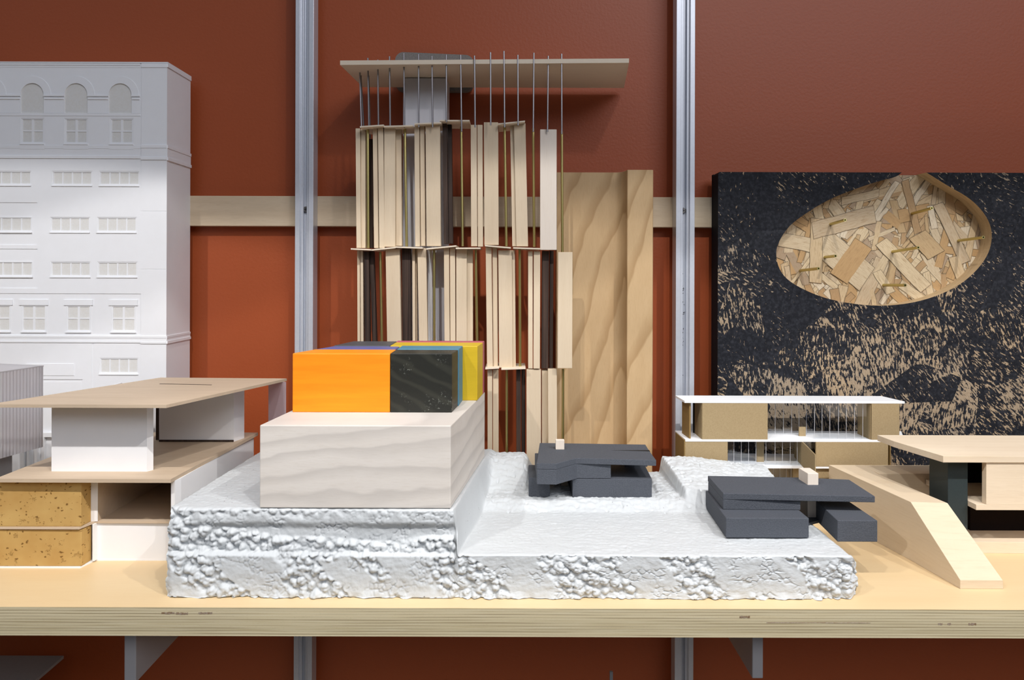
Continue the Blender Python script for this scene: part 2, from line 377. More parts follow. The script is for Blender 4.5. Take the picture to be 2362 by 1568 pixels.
# the plywood shelf
SY0 = .629
sh = thing('plywood_shelf', 'thick birch plywood shelf carrying all the models', 'shelf', (0, .8, -.0245))
box('board', -1.35, 1.35, SY0+.0006, .962, -.0243, 0, M['shelf'], sh)
m = MB(); m.box(-1.35, 1.35, SY0, SY0+.0006, -.0243, -.0002)
e = m.build('front_edge', M['shelf_edge'], sh, label='layered grey-brown plywood edge')
M['knot'] = plain('brown_ply_void', (.20, .12, .06), .8, 500, .8, .3, (.40, .36, .30)); kr = random.Random(4)
for (a, b_, y) in ((375, 405, 1416), (408, 436, 1417), (460, 492, 1416), (1708, 1732, 1421), (2166, 2176, 1436), (2188, 2196, 1436), (2236, 2254, 1436), (1770, 2010, 1434)):
    n_ = 10; th = 2.6 if b_-a < 100 else .8
    top = [(X(a+(b_-a)*i/n_, SY0), Z(y-th*(.6+kr.random()*.6), SY0)) for i in range(n_+1)]
    bot = [(X(a+(b_-a)*i/n_, SY0), Z(y+th*(.6+kr.random()*.6), SY0)) for i in range(n_, -1, -1)]
    q = MB().slab(top+bot, SY0-.00012, SY0+.0002).build('ply_void', M['knot'], e); q.matrix_parent_inverse = Matrix.Identity(4)

# brackets under the shelf
def bracket(px0, px1, pyb, label):
    Y0 = .66; x0, x1 = X(px0, Y0), X(px1, Y0); zb = Z(pyb, Y0)
    t = thing('shelf_bracket', label, 'bracket', ((x0+x1)/2, .8, zb), 'brackets under the plywood shelf')
    MB().slab([(x0, zb), (x1, zb), (x1, -.0243), (x0, -.0243)], Y0, .985).build('web', M['bracket'], t, bevel=.0008)
    box('fixing_plate', x0-.012, x1+.012, .985, 1.0, zb-.02, -.03, M['bracket'], t)
bracket(289, 316, 1578, 'white metal bracket under the left part of the plywood shelf')
bracket(1738, 1763, 1563, 'short white metal bracket under the right part of the plywood shelf')
# lower shelf with models standing on it
lo = box('lower_shelf', -1.35, 1.35, .77, .962, -.47, -.446, M['shelf']); tag(lo, 'lower plywood shelf beneath the main shelf, under the frame of the photo', 'shelf')
t = thing('card_model', 'dark grey card model with flat roof on the lower shelf at bottom left', 'architectural model', (-.62, .8, -.446))
box('roof', -.80, -.546, .76, .90, -.186, -.1825, M['card_grey'], t); box('body', -.78, -.575, .79, .885, -.446, -.186, M['card_grey'], t)
t = thing('stick_model', 'thin pale stick standing on a base on the lower shelf, only its tip showing', 'architectural model', (.108, .8, -.446))
box('stick', .1075, .1108, .80, .803, -.44, -.1465, M['card_grey'], t); box('base', .08, .14, .78, .83, -.446, -.44, M['bass_x'], t)

# ------------------------------------------------------------------ white museum facade model (left)
FY = .917
def rel(name, rects, x0, x1, z0, z1, ybase, yback, mat, parent, **k):
    """stepped relief: rects (px0,py0,px1,py1,depth mm outwards), later ones win; all on plane FY"""
    fx = lambda p: X(p, FY); fz = lambda p: Z(p, FY)
    xs = sorted({round(v, 6) for v in [x0, x1]+[min(max(fx(r[0]), x0), x1) for r in rects]+[min(max(fx(r[2]), x0), x1) for r in rects]})
    zs = sorted({round(v, 6) for v in [z0, z1]+[min(max(fz(r[1]), z0), z1) for r in rects]+[min(max(fz(r[3]), z0), z1) for r in rects]})
    nx, nz = len(xs)-1, len(zs)-1; D = [[0.0]*nz for _ in range(nx)]
    for i in range(nx):
        for j in range(nz):
            cx = (xs[i]+xs[i+1])/2; cz = (zs[j]+zs[j+1])/2
            for r in rects:
                if fx(r[0]) < cx < fx(r[2]) and fz(r[3]) < cz < fz(r[1]): D[i][j] = r[4]/1000
    v = []; f = []
    def quad(a, b, c, d): n = len(v); v.extend([a, b, c, d]); f.append([n, n+1, n+2, n+3])
    for i in range(nx):
        for j in range(nz):
            y = ybase-D[i][j]; a, b, c, d = xs[i], xs[i+1], zs[j], zs[j+1]
            quad((a, y, c), (b, y, c), (b, y, d), (a, y, d))
            yr = ybase-D[i+1][j] if i+1 < nx else yback
            if abs(yr-y) > 1e-7: quad((b, y, c), (b, yr, c), (b, yr, d), (b, y, d))
            yt = ybase-D[i][j+1] if j+1 < nz else yback
            if abs(yt-y) > 1e-7: quad((a, y, d), (b, y, d), (b, yt, d), (a, yt, d))
            if i == 0: quad((a, y, c), (a, yback, c), (a, yback, d), (a, y, d))
            if j == 0: quad((a, y, c), (b, y, c), (b, yback, c), (a, yback, c))
    quad((x0, yback, z0), (x1, yback, z0), (x1, yback, z1), (x0, yback, z1))
    m = bpy.data.meshes.new(name); m.from_pydata(v, [], f); m.materials.append(mat)
    bm = bmesh.new(); bm.from_mesh(m); bmesh.ops.remove_doubles(bm, verts=bm.verts, dist=1e-6); bmesh.ops.recalc_face_normals(bm, faces=bm.faces); bm.to_mesh(m); bm.free()
    o = bpy.data.objects.new(name, m); COL.objects.link(o); o.parent = parent; o.matrix_parent_inverse = Matrix.Translation(-Vector(parent.location))
    return o
WB = thing('white_facade_model', 'tall white relief model of a facade with arches and window rows standing at the left', 'architectural model', (X(150, FY), .95, 0))
xl, xr = X(-70, FY), X(384, FY); YB = .984
wins = []      # (px0,py0,px1,py1,panes across, panes down)
for (a, b_) in ((-22, 68), (120, 209), (229, 318)): wins.append((a, 398, b_, 430, 4 if a > 0 else 4, 1))
for (a, b_) in ((-22, 70), (116, 204), (224, 312)): wins.append((a, 504, b_, 538, 4, 1))
for (a, b_) in ((-18, 72), (117, 206), (225, 314)): wins.append((a, 607, b_, 641, 4, 1))
for a in (-32, 50, 153, 257): wins.append((a, 708, a+54, 768, 2, 2))
for a in (-58, 47, 148, 253): wins.append((a, 276, a+51, 334, 2, 2))
wins.append((231, 829, 317, 865, 4, 1))
R = [(-99, 140, 322, 148.5, .4), (-99, 148.5, 322, 153, .9), (-99, 153, 322, 158, .3),
     (-99, 185, 322, 264, -1.3), (-99, 264, 322, 270, .5), (-99, 338, 322, 345, .5), (-99, 362, 322, 368, 1.1), (-99, 345, 322, 362, .2),
     (-99, 466, 86, 570, .0), (-99, 470, 84, 568, -.7), (-99, 573, 87, 670, 0), (-99, 577, 85, 668, -.7),
     (-99, 680, 329, 777, -.7), (-99, 777, 330, 782, .8), (-99, 782, 330, 789, .4), (-99, 789, 330, 793, 1.0),
     (212, 795, 215, 1300, -.5), (60, 842, 170, 869, .6), (60, 878, 190, 1300, -.8), (64, 884, 186, 1300, -.5),
     (325, 140, 390, 1300, .9), (325, 150, 390, 158, 1.6), (325, 337, 390, 344, 1.9), (325, 344, 390, 365, 1.3), (325, 365, 390, 371, 2.1),
     (325, 777, 390, 782, 1.7), (325, 782, 390, 790, 1.3), (325, 790, 390, 795, 2.0), (325, 489, 390, 490.5, .6), (325, 623, 390, 624.5, .6)]
for i in range(4):      # lower trims of the storey above the low windows
    a = (-32, 50, 153, 257)[i]; R.append((a-7, 694, a+60, 707, .5))
    a = (-58, 47, 148, 253)[i]; R.append((a-3, 335, a+54, 347, .45))
for w in wins:
    R.append((w[0]-2, w[1]-1, w[2]+2, w[3], -.3)); R.append((w[0], w[1]+1, w[2], w[3]-2, -1.7)); R.append((w[0]-3, w[3], w[2]+2, w[3]+2.5, 1.0))
body = rel('facade', R, xl, xr, 0.0, Z(148, FY), FY+.001, YB, M['plaster'], WB)
for w in wins:
    rr = []; pw = (w[2]-w[0])/w[4]; ph = (w[3]-2-w[1]-1)/w[5]
    for i in range(w[4]):
        for j in range(w[5]):
            g = 1.6 if w[4] == 4 else 2.6
            rr.append((w[0]+pw*i+g, w[1]+1+ph*j+1.6, w[0]+pw*(i+1)-g, w[1]+1+ph*(j+1)-1.6, -.7))
    if w[2] < -5: continue
    fr = rel('window', rr, X(w[0], FY), X(w[2], FY), Z(w[3]-2, FY), Z(w[1]+1, FY), FY+.0018, FY+.0026, M['plaster'], WB)
    pb = MB()
    for r in rr: pb.box(X(r[0], FY), X(r[2], FY), FY+.00235, FY+.0025, Z(r[3], FY), Z(r[1], FY))
    q = pb.build('pane', M['pane'], WB); q.parent = fr; q.matrix_parent_inverse = Matrix.Identity(4)
# arcade with arched openings
ar = []; cs = [-31, 72, 173, 275]; ri = 26.5; sp = 221
ar.append((X(-70, FY), Z(263.5, FY)))
for c in cs:
    ar.append((X(c-ri, FY), Z(263.5, FY)))
    for k in range(17):
        t = PI-PI*k/16; ar.append((X(c+ri*math.cos(t), FY), Z(sp-ri*math.sin(t), FY)))
    ar.append((X(c+ri, FY), Z(263.5, FY)))
ar += [(X(322, FY), Z(263.5, FY)), (X(322, FY), Z(184.9, FY)), (X(-70, FY), Z(184.9, FY))]
MB().slab(ar, FY+.00099, FY+.00231).build('arcade', M['plaster'], WB)
for c in cs:
    if c < 0: c = c
    ro = 43; pts = [(X(c+ro*math.cos(PI*k/24), FY), Z(sp-ro*math.sin(PI*k/24), FY)) for k in range(25)]+[(X(c+ri*math.cos(PI*k/24), FY), Z(sp-ri*math.sin(PI*k/24), FY)) for k in range(24, -1, -1)]
    MB().slab(pts, FY+.00055, FY+.001).build('arch_moulding', M['plaster'], WB)
    MB().box(X(c-ri, FY), X(c+ri, FY), FY+.0021, FY+.00229, Z(263.5, FY), Z(sp-ri, FY)).build('niche_panel', M['pane'], WB, label='slightly yellowed arched niche panel')
for i in range(len(cs)):
    a = cs[i]+ri+.5; b_ = (cs[i+1]-ri-.5) if i < 3 else 321
    MB().box(X(a, FY), X(b_, FY), FY-.0004, FY+.001, Z(225, FY), Z(221.5, FY)).box(X(a+1, FY), X(b_-1, FY), FY+.0001, FY+.001, Z(232, FY), Z(229, FY)).build('impost', M['plaster'], WB)
# right return of the model with its bands
xs_ = xr
for (a, b_, d) in ((148, 157, .0012), (337, 344, .0014), (344, 365, .0007), (365, 372, .0018), (777, 782, .001), (782, 789, .0006), (789, 795, .0016)):
    box('side_cornice', xs_-.002, xs_+d, FY, YB, Z(b_, FY), Z(a, FY), M['plaster'], WB)
box('parapet_cap', xl, xs_+.0012, FY-.0004, YB, Z(148, FY), Z(147, FY)+.0008, M['plaster'], WB)
tr = MB()
for (a, b_, c, d) in ((60, 1000, 128, 1010), (66, 1010, 72, 1100), (84, 1010, 90, 1100), (100, 1010, 106, 1100), (52, 955, 60, 1100)):
    tr.box(X(a, FY), X(c, FY), FY-.003, FY+.001, Z(d, FY), Z(b_, FY))
tr.build('ground_floor_trim', M['plaster'], WB)

# ------------------------------------------------------------------ polycarbonate box model (far left)
PB = thing('frosted_box_model', 'translucent ribbed plastic box model cut off by the left edge', 'architectural model', (-.56, .79, 0))
zt, zb = .183, .0954
p0 = (-.5105, .803); p1 = (-.533, .70); p2 = (-.62, .715); p3 = (-.61, .83)
n_ = 40; dx = (p1[0]-p0[0]); dy = p1[1]-p0[1]; rib = MB(); face = []
# ribbed right wall: scalloped plan
def scal(a, b_, n, amp):
    out = []; d = Vector((b_[0]-a[0], b_[1]-a[1])); nn = Vector((d.y, -d.x)).normalized()
    for i in range(n*4):
        t = i/(n*4); s_ = abs(math.sin(PI*t*n))*amp; out.append((a[0]+d.x*t+nn.x*s_, a[1]+d.y*t+nn.y*s_))
    return out
d_ = Vector((p1[0]-p0[0], p1[1]-p0[1])).normalized(); nr = Vector((-d_.y, d_.x))
th = .004
wallo = scal(p0, p1, 26, -.0006)+[p1, (p1[0]-th, p1[1]+.0005), (p0[0]-th, p0[1]-.0005)]
MB().prism(wallo, zb, zt).build('ribbed_wall', M['poly'], PB)
MB().prism([(p1[0], p1[1]), (p1[0]-.0005, p1[1]+th), (p2[0], p2[1]+th), p2], zb, zt).build('front_wall', M['poly'], PB)
MB().prism([p0, (p0[0], p0[1]-th), (p3[0], p3[1]-th), p3], zb, zt).build('back_wall', M['poly'], PB)
MB().prism([(p0[0]+.0005, p0[1]+.0005), (p1[0]+.0005, p1[1]), p2, p3], zt, zt+.001).build('top_sheet', M['poly'], PB)
MB().prism([(p0[0]-.02, p0[1]-.02), (p1[0]-.02, p1[1]+.02), (p2[0], p2[1]+.02), (p3[0], p3[1]-.02)], .012, zb).build('grey_core', M['card_grey'], PB)
MB().prism([(p0[0]+.004, p0[1]), (p1[0]+.004, p1[1]), p2, p3], 0, .006).build('base', M['ply_thin'], PB)
MB().prism([(-.535, .80), (-.519, .80), (-.519, .785), (-.535, .785)], .006, zb).build('clear_post', M['glass'], PB)
MB().prism([(-.535, .722), (-.525, .722), (-.525, .710), (-.535, .71)], .006, zb).build('clear_post', M['glass'], PB)

# ------------------------------------------------------------------ pitted-block and plywood model (left front)
CM = thing('plywood_villa_model', 'model with thin plywood plates, white card walls and pitted tan blocks at front left', 'architectural model', (-.40, .80, 0))
zl = [.0015, .0366, .0398, .0845, .0880, .157, .160]
xL = -.495
# tan pitted blocks
MB().prism([(xL, .712), (X(190, .7125), .7125), (X(190, .7125)+.0008, .728), (xL, .728)], zl[0], zl[1]).build('pitted_block', M['cork'], CM, bevel=.0006, label='pitted tan block, lower')
MB().prism([(xL, .712), (X(188.5, .7125), .7125), (X(188.5, .7125)+.001, .728), (xL, .728)], zl[2], zl[3]).build('pitted_block', M['cork'], CM, bevel=.0006, label='pitted tan block, upper')
# thin base sheet
q = MB().prism([(xL, .7115), (X(187, .7115), .7115), G(222, 1296), (X(410, .731), .731), (-.335, .91), (xL, .91)], 0, .0015).build('base_sheet', M['card'], CM)
# lower white walls, behind the blocks
w0 = G(194, 1311, .0015); w1 = (X(225, .731), .731); w2 = (X(412, .731), .731)
MB().prism([(w0[0], .7255), (w0[0]+.002, .7255), (w1[0]+.001, w1[1]-.0006), (w2[0], w2[1]), (w2[0], w2[1]+.002), (w1[0], w1[1]+.0016), (w0[0], .7275)], .0015, zl[1]+.0012).build('lower_wall', M['card'], CM)
# plate between the storeys
s0 = (X(186, .7115), .7105)
MB().prism([(xL-.002, .7105), s0, (X(229, .733)-.001, .7285), (X(410, .7285), .7285), (-.334, .91), (xL, .91)], zl[1]+.0012, zl[2]).build('lower_plate', M['ply_thin'], CM, label='thin plywood plate between the two storeys')
# white side pier and return walls of the open room
MB().box(X(180, .7286), X(227.5, .7286), .7286, .7306, zl[2], zl[3]).box(X(227.5, .7286)-.002, X(227.5, .7286), .7306, .90, zl[2], zl[3]).build('room_wall', M['ply_thin'], CM)
MB().box(X(180, .7282), X(227.5, .7286), .7278, .7286, zl[2], zl[3]).build('pier_facing', M['card'], CM, label='white card pier')
MB().box(X(227, .90), -.335, .90, .902, zl[2], zl[3]).build('room_back_wall', M['ply_thin'], CM)
# right outer white wall, receding beside the foam block
rx0 = X(397, .715); rx1 = X(412, .716)
MB().prism([(rx0, .714), (rx0+.0042, .713), (-.3235, .722), (-.3175, .908), (-.3205, .908), (-.3265, .73), (rx0, .722)], .0015, zl[3]).build('outer_wall', M['card'], CM)
# middle plate
MB().prism([(xL+.001, .705), (X(395, .705), .705), (-.3137, .912), (-.46, .912), (xL+.002, .80)], zl[3], zl[4]).build('middle_plate', M['ply_thin'], CM, label='wide thin plywood plate under the upper storey')
# upper box: folded white wall at the front
bx0, bx1, by = X(120, .7317), X(340, .7317), .7317
MB().prism([(bx0, by), (bx1, by), (X(355, .738), .738), (X(355, .738)-.002, .740), (bx1-.002, by+.002), (bx0+.002, by+.002), (bx0+.002, .86), (bx0, .86)], zl[4], zl[5]).build('upper_front_wall', M['card'], CM)
MB().prism([(-.4115, .862), (-.3247, .862), (-.3195, .881), (-.3215, .881), (-.3262, .864), (-.4115, .864)], zl[4], zl[5]).build('upper_back_wall', M['card'], CM)
MB().box(-.4125, -.3262, .8635, .8665, zl[4], zl[4]+.0005).box(-.42, -.412, .87, .885, zl[4], zl[5]-.03).build('sill_strip', M['walnut'], CM)
MB().prism([(-.4118, .8608), (-.3247, .8608), (-.3247, .8618), (-.4118, .8618)], zl[4], zl[4]+.0022).build('skirting', M['walnut'], CM)
MB().prism([(-.420, .875), (-.4115, .864), (-.4105, .866), (-.419, .877)], zl[4], zl[5]).build('inner_fin', M['foam_core'], CM)
# frosted acrylic screen at the back corner
ax = X(658, .868); MB().prism([(X(620, .882), .882), (ax, .868), (ax+.001, .8695), (X(620, .882)+.001, .8835)], zl[4], zl[5]).build('acrylic_screen', M['acrylic'], CM)
# roof
MB().prism([(-.4975, .700), (X(384.5, .70), .70), (-.2677, .877), (-.42, .882)], zl[5], zl[6]).build('roof_plate', M['ply_thin'], CM, label='thin plywood roof plate, pale and skewed')
g0, g1 = G(368, 888, zl[6]), G(488, 890, zl[6])
MB().prism([(g0[0], g0[1]), (g1[0], g1[1]), (g1[0], g1[1]+.0025), (g0[0], g0[1]+.0025)], zl[6], zl[6]+.0002).build('roof_slit', M['walnut'], CM)

# ------------------------------------------------------------------ white foam landscape block
def sm(a, b_, t):
    t = max(0, min(1, (t-a)/(b_-a))); return t*t*(3-2*t)
def xstep(Y): return -.0515+(Y-.65)*.115
def ground(x, Y):
    z = .0382
    z += .0085*sm(.762, .785, Y+.006*noise.noise(Vector((x*30, 0, 3))))            # scraped terrace before the dark house
    left = 1-sm(.012, .030, x-(Y-.80)*.02)
    z += left*.0265*sm(.80, .858, Y)
    xr_ = .1765+(.88-Y)*.08
    sl = sm(xr_-.0015, xr_+.003, x)*sm(.775, .792, Y+.01*noise.noise(Vector((x*40, 5, 1))))*(1-sm(.300, .311, x))
    z += sl*(.010+.012*sm(.78, .875, Y)-.012*sm(.2, .31, x)*0.8)
    z += (1-left)*(1-sl)*.004*sm(.80, .87, Y)
    # carved seat of the dark house
    seat = sm(.028, .031, x)*(1-sm(.158, .162, x))*sm(.788, .791, Y)
    z = z*(1-seat)+.0455*seat
    # plateau
    s_ = xstep(Y); k = 1-sm(s_, s_+.0055+.004*sm(.67, .74, Y), x)
    z = z*(1-k)+.0768*k
    # rounded right end
    e = sm(.296, .3075, x); z -= e*e*.009
    return z
def beads(p, sc, seed=0):
    d, pts = noise.voronoi(Vector((p[0]*sc+seed, p[1]*sc, p[2]*sc)))
    r = .62; return math.sqrt(max(0, 1-(d[0]/r)**2)) if d[0] < r else 0.0
def foam():
    x0, x1 = -.3035, .3075; Y0, Y1 = .648, .878
    nx = 760; xsn = []
    # denser columns around the step
    u = x0
    while u < x1:
        xsn.append(u); u += .00045 if -.056 < u < -.044 else .00083
    xsn.append(x1); nx = len(xsn); nf = 92; nt = 165; nb = 4
    V = []; rows = nf+nt+nb
    for i, xc in enumerate(xsn):
        edgeL = 1-sm(0, .006, xc-x0); edgeR = sm(0, .014, xc-(x1-.014))
        zf = ground(xc, Y0)
        endin = edgeR*edgeR*.010+edgeL*edgeL*.003
        for j in range(nf):
            t = j/(nf-1); z = t*zf
            plateau = xc < xstep(Y0)+.004
            back = .0042*sm(.0365, .0395, z) if plateau else 0
            big = noise.noise(Vector((xc*22, z*30, 1.7)))
            # streaks of torn beads running down to the right
            q = Vector((xc*19+z*17, z*14, 9)); tear = noise.fractal(q, .7, 2, 3)
            if plateau and z > .039:
                lvl = .062-.009*sm(-.3, -.19, xc)+.004*noise.noise(Vector((xc*18, 3, 3)))-.006*sm(-.19, -.12, xc)*(1-sm(-.11, -.06, xc))
                mask = 1-sm(lvl-.003, lvl+.001, z); mask = max(mask, .6*sm(.068+.004*noise.noise(Vector((xc*60, 1, 1))), .074, z)*(1-sm(-.2, -.1, xc)*.6))
                mask = max(mask, 1-sm(-.292, -.272, xc))
            else:
                mask = sm(.0, .16, tear-.05+.12*(1-sm(0, .024, z)))
            b1 = beads((xc+.0007*big, z, .0), 150, 0); b2 = beads((xc, z, .01), 260, 5)
            y = Y0+back-.0012*big-mask*(.0040*b1+.0014*b2-.0030)
            if plateau and z > .039: y += .0030*sm(.066, .058, z)*(1-mask)+.0016*noise.noise(Vector((xc*14, z*60, 0)))
            dd = noise.voronoi(Vector((xc*190, z*190, 2)))[0]; gr = 1-sm(.02, .12, dd[1]-dd[0]); y += (1-mask)*(gr*.0009*sm(-.1, .25, noise.noise(Vector((xc*55, z*75, 8)))))
            y += (1-mask)*.0004*noise.fractal(Vector((xc*130, z*160, 3)), .8, 2, 4)
            y -= .0022*max(0, 1-z/.006)*(.4+noise.noise(Vector((xc*90, 0, 0))))          # ragged foot
            ext = .0016*noise.noise(Vector((xc*70, 2, 2)))+.0012*noise.noise(Vector((xc*220, 7, 2)))
            zz = z-(.0005+0*ext) * (1-t) if t < .02 else z
            if t < .02: zz = max(0, .0006+ext*.5)
            y += endin*1.0+.003*sm(.985, 1, t)
            xx = xc+(edgeR-edgeL)*(.0022*noise.noise(Vector((z*60, 4, 0)))+.0016*beads((z, 0, .3), 140, 2))*1.0
            V.append((xx, y, zz)); ylast = y
        for j in range(nt):
            t = (j+1)/nt; Y = ylast+.0003+(Y1-ylast-.0003)*t
            wgt = math.exp(-((xc+.0515)/.05)**2); xx = xc+(Y-.65)*.115*wgt
            if xc < x0+.02: xx += (Y-.65)*.05*(1-(xc-x0)/.02)
            z = ground(xx, Y)
            rough = .35+.65*sm(.75, .80, Y) if xx > xstep(Y)+.002 else .25
            z += rough*(.0011*noise.fractal(Vector((xx*70, Y*230, 1)), .8, 2.1, 4)+.0008*noise.noise(Vector((xx*25, Y*60, 5))))
            if xx > xstep(Y)+.006 and Y > .755:
                q2 = noise.noise(Vector((xx*210, Y*260, 5))); z += .0010*q2*sm(.755, .775, Y); z -= .0022*sm(.42, .62, noise.noise(Vector((xx*160, Y*160, 15))))*sm(.75, .77, Y)
            z += .0004*noise.fractal(Vector((xx*300, Y*300, 1)), .8, 2.1, 2)
            if j == nt-1: z -= .001
            V.append((xx+edgeR*.002*noise.noise(Vector((Y*50, 1, 1)))-edgeR*.012*sm(.70, .64, Y)*0, Y, z-edgeR**3*.006))
        zb_ = V[-1][2]; xl_ = V[-1][0]
        for j in range(nb): V.append((xl_, Y1+.001, zb_*(1-(j+1)/nb)))
    Fc = []
    for i in range(nx-1):
        for j in range(rows-1): a = i*rows+j; Fc.append((a, a+rows, a+rows+1, a+1))
    # closed ends: drop the side walls to the shelf
    for i, flip in ((0, 0), (nx-1, 1)):
        base = len(V); col = [i*rows+j for j in range(rows)]
        lay = 6; prev = col[nf-1:nf+nt]
        for L in range(1, lay+1):
            cur = []
            for c in prev if L == 1 else prev: 
                pass
            for c in col[nf-1:nf+nt]:
                x_, y_, z_ = V[c]; k = 1-L/lay; o_ = .0018*beads((y_, z_*k, .7), 140, 3)
                V.append((x_+(o_ if flip else -o_)*(0 if L == lay else 1), y_, z_*k)); cur.append(len(V)-1)
            for a in range(len(cur)-1): Fc.append((prev[a], prev[a+1], cur[a+1], cur[a]))
            prev = cur
    o = meshobj('foam_site_base', V, Fc, M['foam'], smooth=True)
    tag(o, 'large stepped white polystyrene foam block carved as terrain on the front of the shelf', 'foam base')
    return o
foam()

# ------------------------------------------------------------------ wood block and coloured blocks
PZ_ = .0772; PT = .1507
o = MB().prism([(-.2233, .6535), (-.0538, .6535), (-.0305, .839), (-.204, .839)], PZ_, PT).build('wood_block', M['poplar'], bevel=.0009)
tag(o, 'large whitish poplar block with wavy grain on the left step of the white foam', 'wood block')
CT = .2078
def cblock(plan, mat, label, top=CT):
    o = MB().prism(plan, PT, top).build('coloured_block', M[mat], bevel=.0008); tag(o, label, 'wood block', 'stained blocks grouped on the poplar block')
cblock([(-.2126, .7143), (-.1180, .7143), (-.1180, .752), (-.2005, .752)], 'orange', 'orange stained wooden block at the front left of the coloured cluster', CT)
cblock([(-.1176, .7143), (-.0580, .7143), (-.0545, .748), (-.1176, .748)], 'black_block', 'black stained wooden block with white specks beside the orange block', CT+.0003)
cblock([(-.2000, .7525), (-.1195, .7525), (-.1195, .784), (-.1900, .784)], 'purple', 'purple-blue stained wooden block lying behind the orange block')
cblock([(-.1165, .7485), (-.0538, .7485), (-.0520, .782), (-.1165, .782)], 'teal', 'teal stained wooden block squeezed between the black and yellow blocks', CT+.001)
cblock([(-.1895, .7845), (-.1300, .7845), (-.1300, .834), (-.1790, .834)], 'grey_stain', 'charcoal stained wooden block at the back left of the coloured cluster', CT+.0008)
cblock([(-.1295, .7845), (-.1160, .7825), (-.0364, .7825), (-.0322, .822), (-.1295, .822)], 'yellow', 'yellow stained wooden block at the right of the coloured cluster', CT+.0008)
cblock([(-.1290, .8225), (-.0320, .8225), (-.0308, .834), (-.1290, .834)], 'pink', 'dark pink stained wooden block behind the yellow one', CT+.0016)

# ------------------------------------------------------------------ dark grey house in the carved hollow
GH = thing('grey_house_model', 'dark grey house model sunk in the hollow of the white foam, beside the poplar block', 'architectural model', (.09, .82, .0455), 'dark grey house models')
g = M['greyhouse']; zR = .0885
rp = [G(1239, 1068, zR), G(1284, 1069, zR), G(1331, 1056, zR), G(1515, 1060, zR), G(1500, 1040, zR), G(1490, 1024, zR), G(1246, 1021, zR)]
MB().prism(rp, zR-.0062, zR).build('roof', g, GH, bevel=.0005)
f0, f1, f2 = rp[0], rp[1], rp[2]
MB().prism([(f0[0]+.0003, f0[1]+.0003), (f1[0], f1[1]+.0003), (f2[0]+.0006, f2[1]+.0003), (f2[0], .835), (f0[0]+.0003, .835)], .0665, zR-.0062).build('overhanging_room', g, GH, bevel=.0005)
MB().box(f2[0], X(1410, .790), .7885, .835, .0667, zR-.0062).build('upper_room', g, GH, bevel=.0005)
MB().prism([(X(1322, .7885), .7890), (X(1505, .789), .7885), (X(1508, .80), .86), (X(1322, .7885), .86)], .0455, .0664).build('lower_room', g, GH, bevel=.0005)
MB().prism([(X(1221, .79), .792), (X(1270, .79), .792), (X(1270, .79), .845), (X(1221, .79)+.001, .845)], .0455, .0664).build('side_room', g, GH, bevel=.0005)
MB().box(X(1440, .845), X(1492, .845), .838, .86, .0664, zR-.0062).build('rear_wall', g, GH)
MB().box(X(1271, .835), X(1335, .835), .846, .849, .0455, zR-.0062).build('void_shade_panel', M['dark'], GH)  # black sheet added as the shade of the void under the overhang
MB().box(X(1297, .83), X(1312, .83), .835, .838, .0455, .0664).build('inner_post', M['bass'], GH)
c0 = G(1283, 1036.6, zR); c1 = G(1303, 1036.6, zR)
MB().box(c0[0], c1[0], c0[1], c0[1]+.006, zR, .0993).build('chimney', M['bass_white'], GH, bevel=.0005, label='pale wooden chimney')
sl0, sl1 = G(1412, 1038, zR), G(1500, 1039, zR)
MB().prism([(sl0[0], sl0[1]+.0008), (sl1[0], sl1[1]-.002), (sl1[0], sl1[1]+.004)], zR-.001, zR+.0001).build('roof_crack', M['dark'], GH)

# ------------------------------------------------------------------ dark grey house at the right edge of the foam
GI = thing('grey_house_model', 'dark grey house model with cantilevered roof over the right edge of the white foam', 'architectural model', (.24, .73, .038), 'dark grey house models')
zR = .0737
r = [G(1669.5, 1136, zR), G(1848, 1139, zR), G(2020, 1142, zR), G(1960, 1103.5, zR), G(1847, 1099, zR), G(1634, 1095.5, zR)]
MB().prism(r, zR-.0060, zR).build('roof', g, GI, bevel=.0005)
MB().prism([(r[0][0], r[0][1]), (X(1848, .712), .7121), (X(1852, .75), .772), (r[5][0], .774)], .0580, zR-.0060).build('upper_room', g, GI, bevel=.0005)
MB().prism([(X(1676, .689), .689), (X(1868, .689), .689), (X(1868, .689), .776), (X(1629, .776), .776)], .0392, .0579).build('lower_room', g, GI, bevel=.0008)
MB().prism([(X(1933.5, .683), .683), (X(2026, .683), .683), (.3395, .755), (.308, .755)], .0380, .0578).build('hanging_room', g, GI, bevel=.0006)
MB().prism([(X(1868, .70), .72), (.3085, .735), (.3085, .75), (.279, .75)], .0385, .041).build('dark_link', g, GI)
a = G(1864.5, 1116, zR); b_ = G(1889.5, 1116, zR)
MB().prism([a, b_, (b_[0], .764), (a[0]-.001, .764)], .0392, .0853).build('chimney', M['bass_white'], GI, bevel=.0005, label='pale wooden chimney running through the roof')

# ------------------------------------------------------------------ tower of strips (centre)
TW = thing('stick_tower_model', 'tower model of wood strips, brass tubes and steel rods under a thin flat canopy', 'architectural model', (-.05, .92, 0))
MB().prism([(-.20, .882), (.095, .882), (.095, .925), (.052, .925), (.052, .975), (-.20, .975)], 0, .018).build('base', M['bass_x'], TW, bevel=.0005)
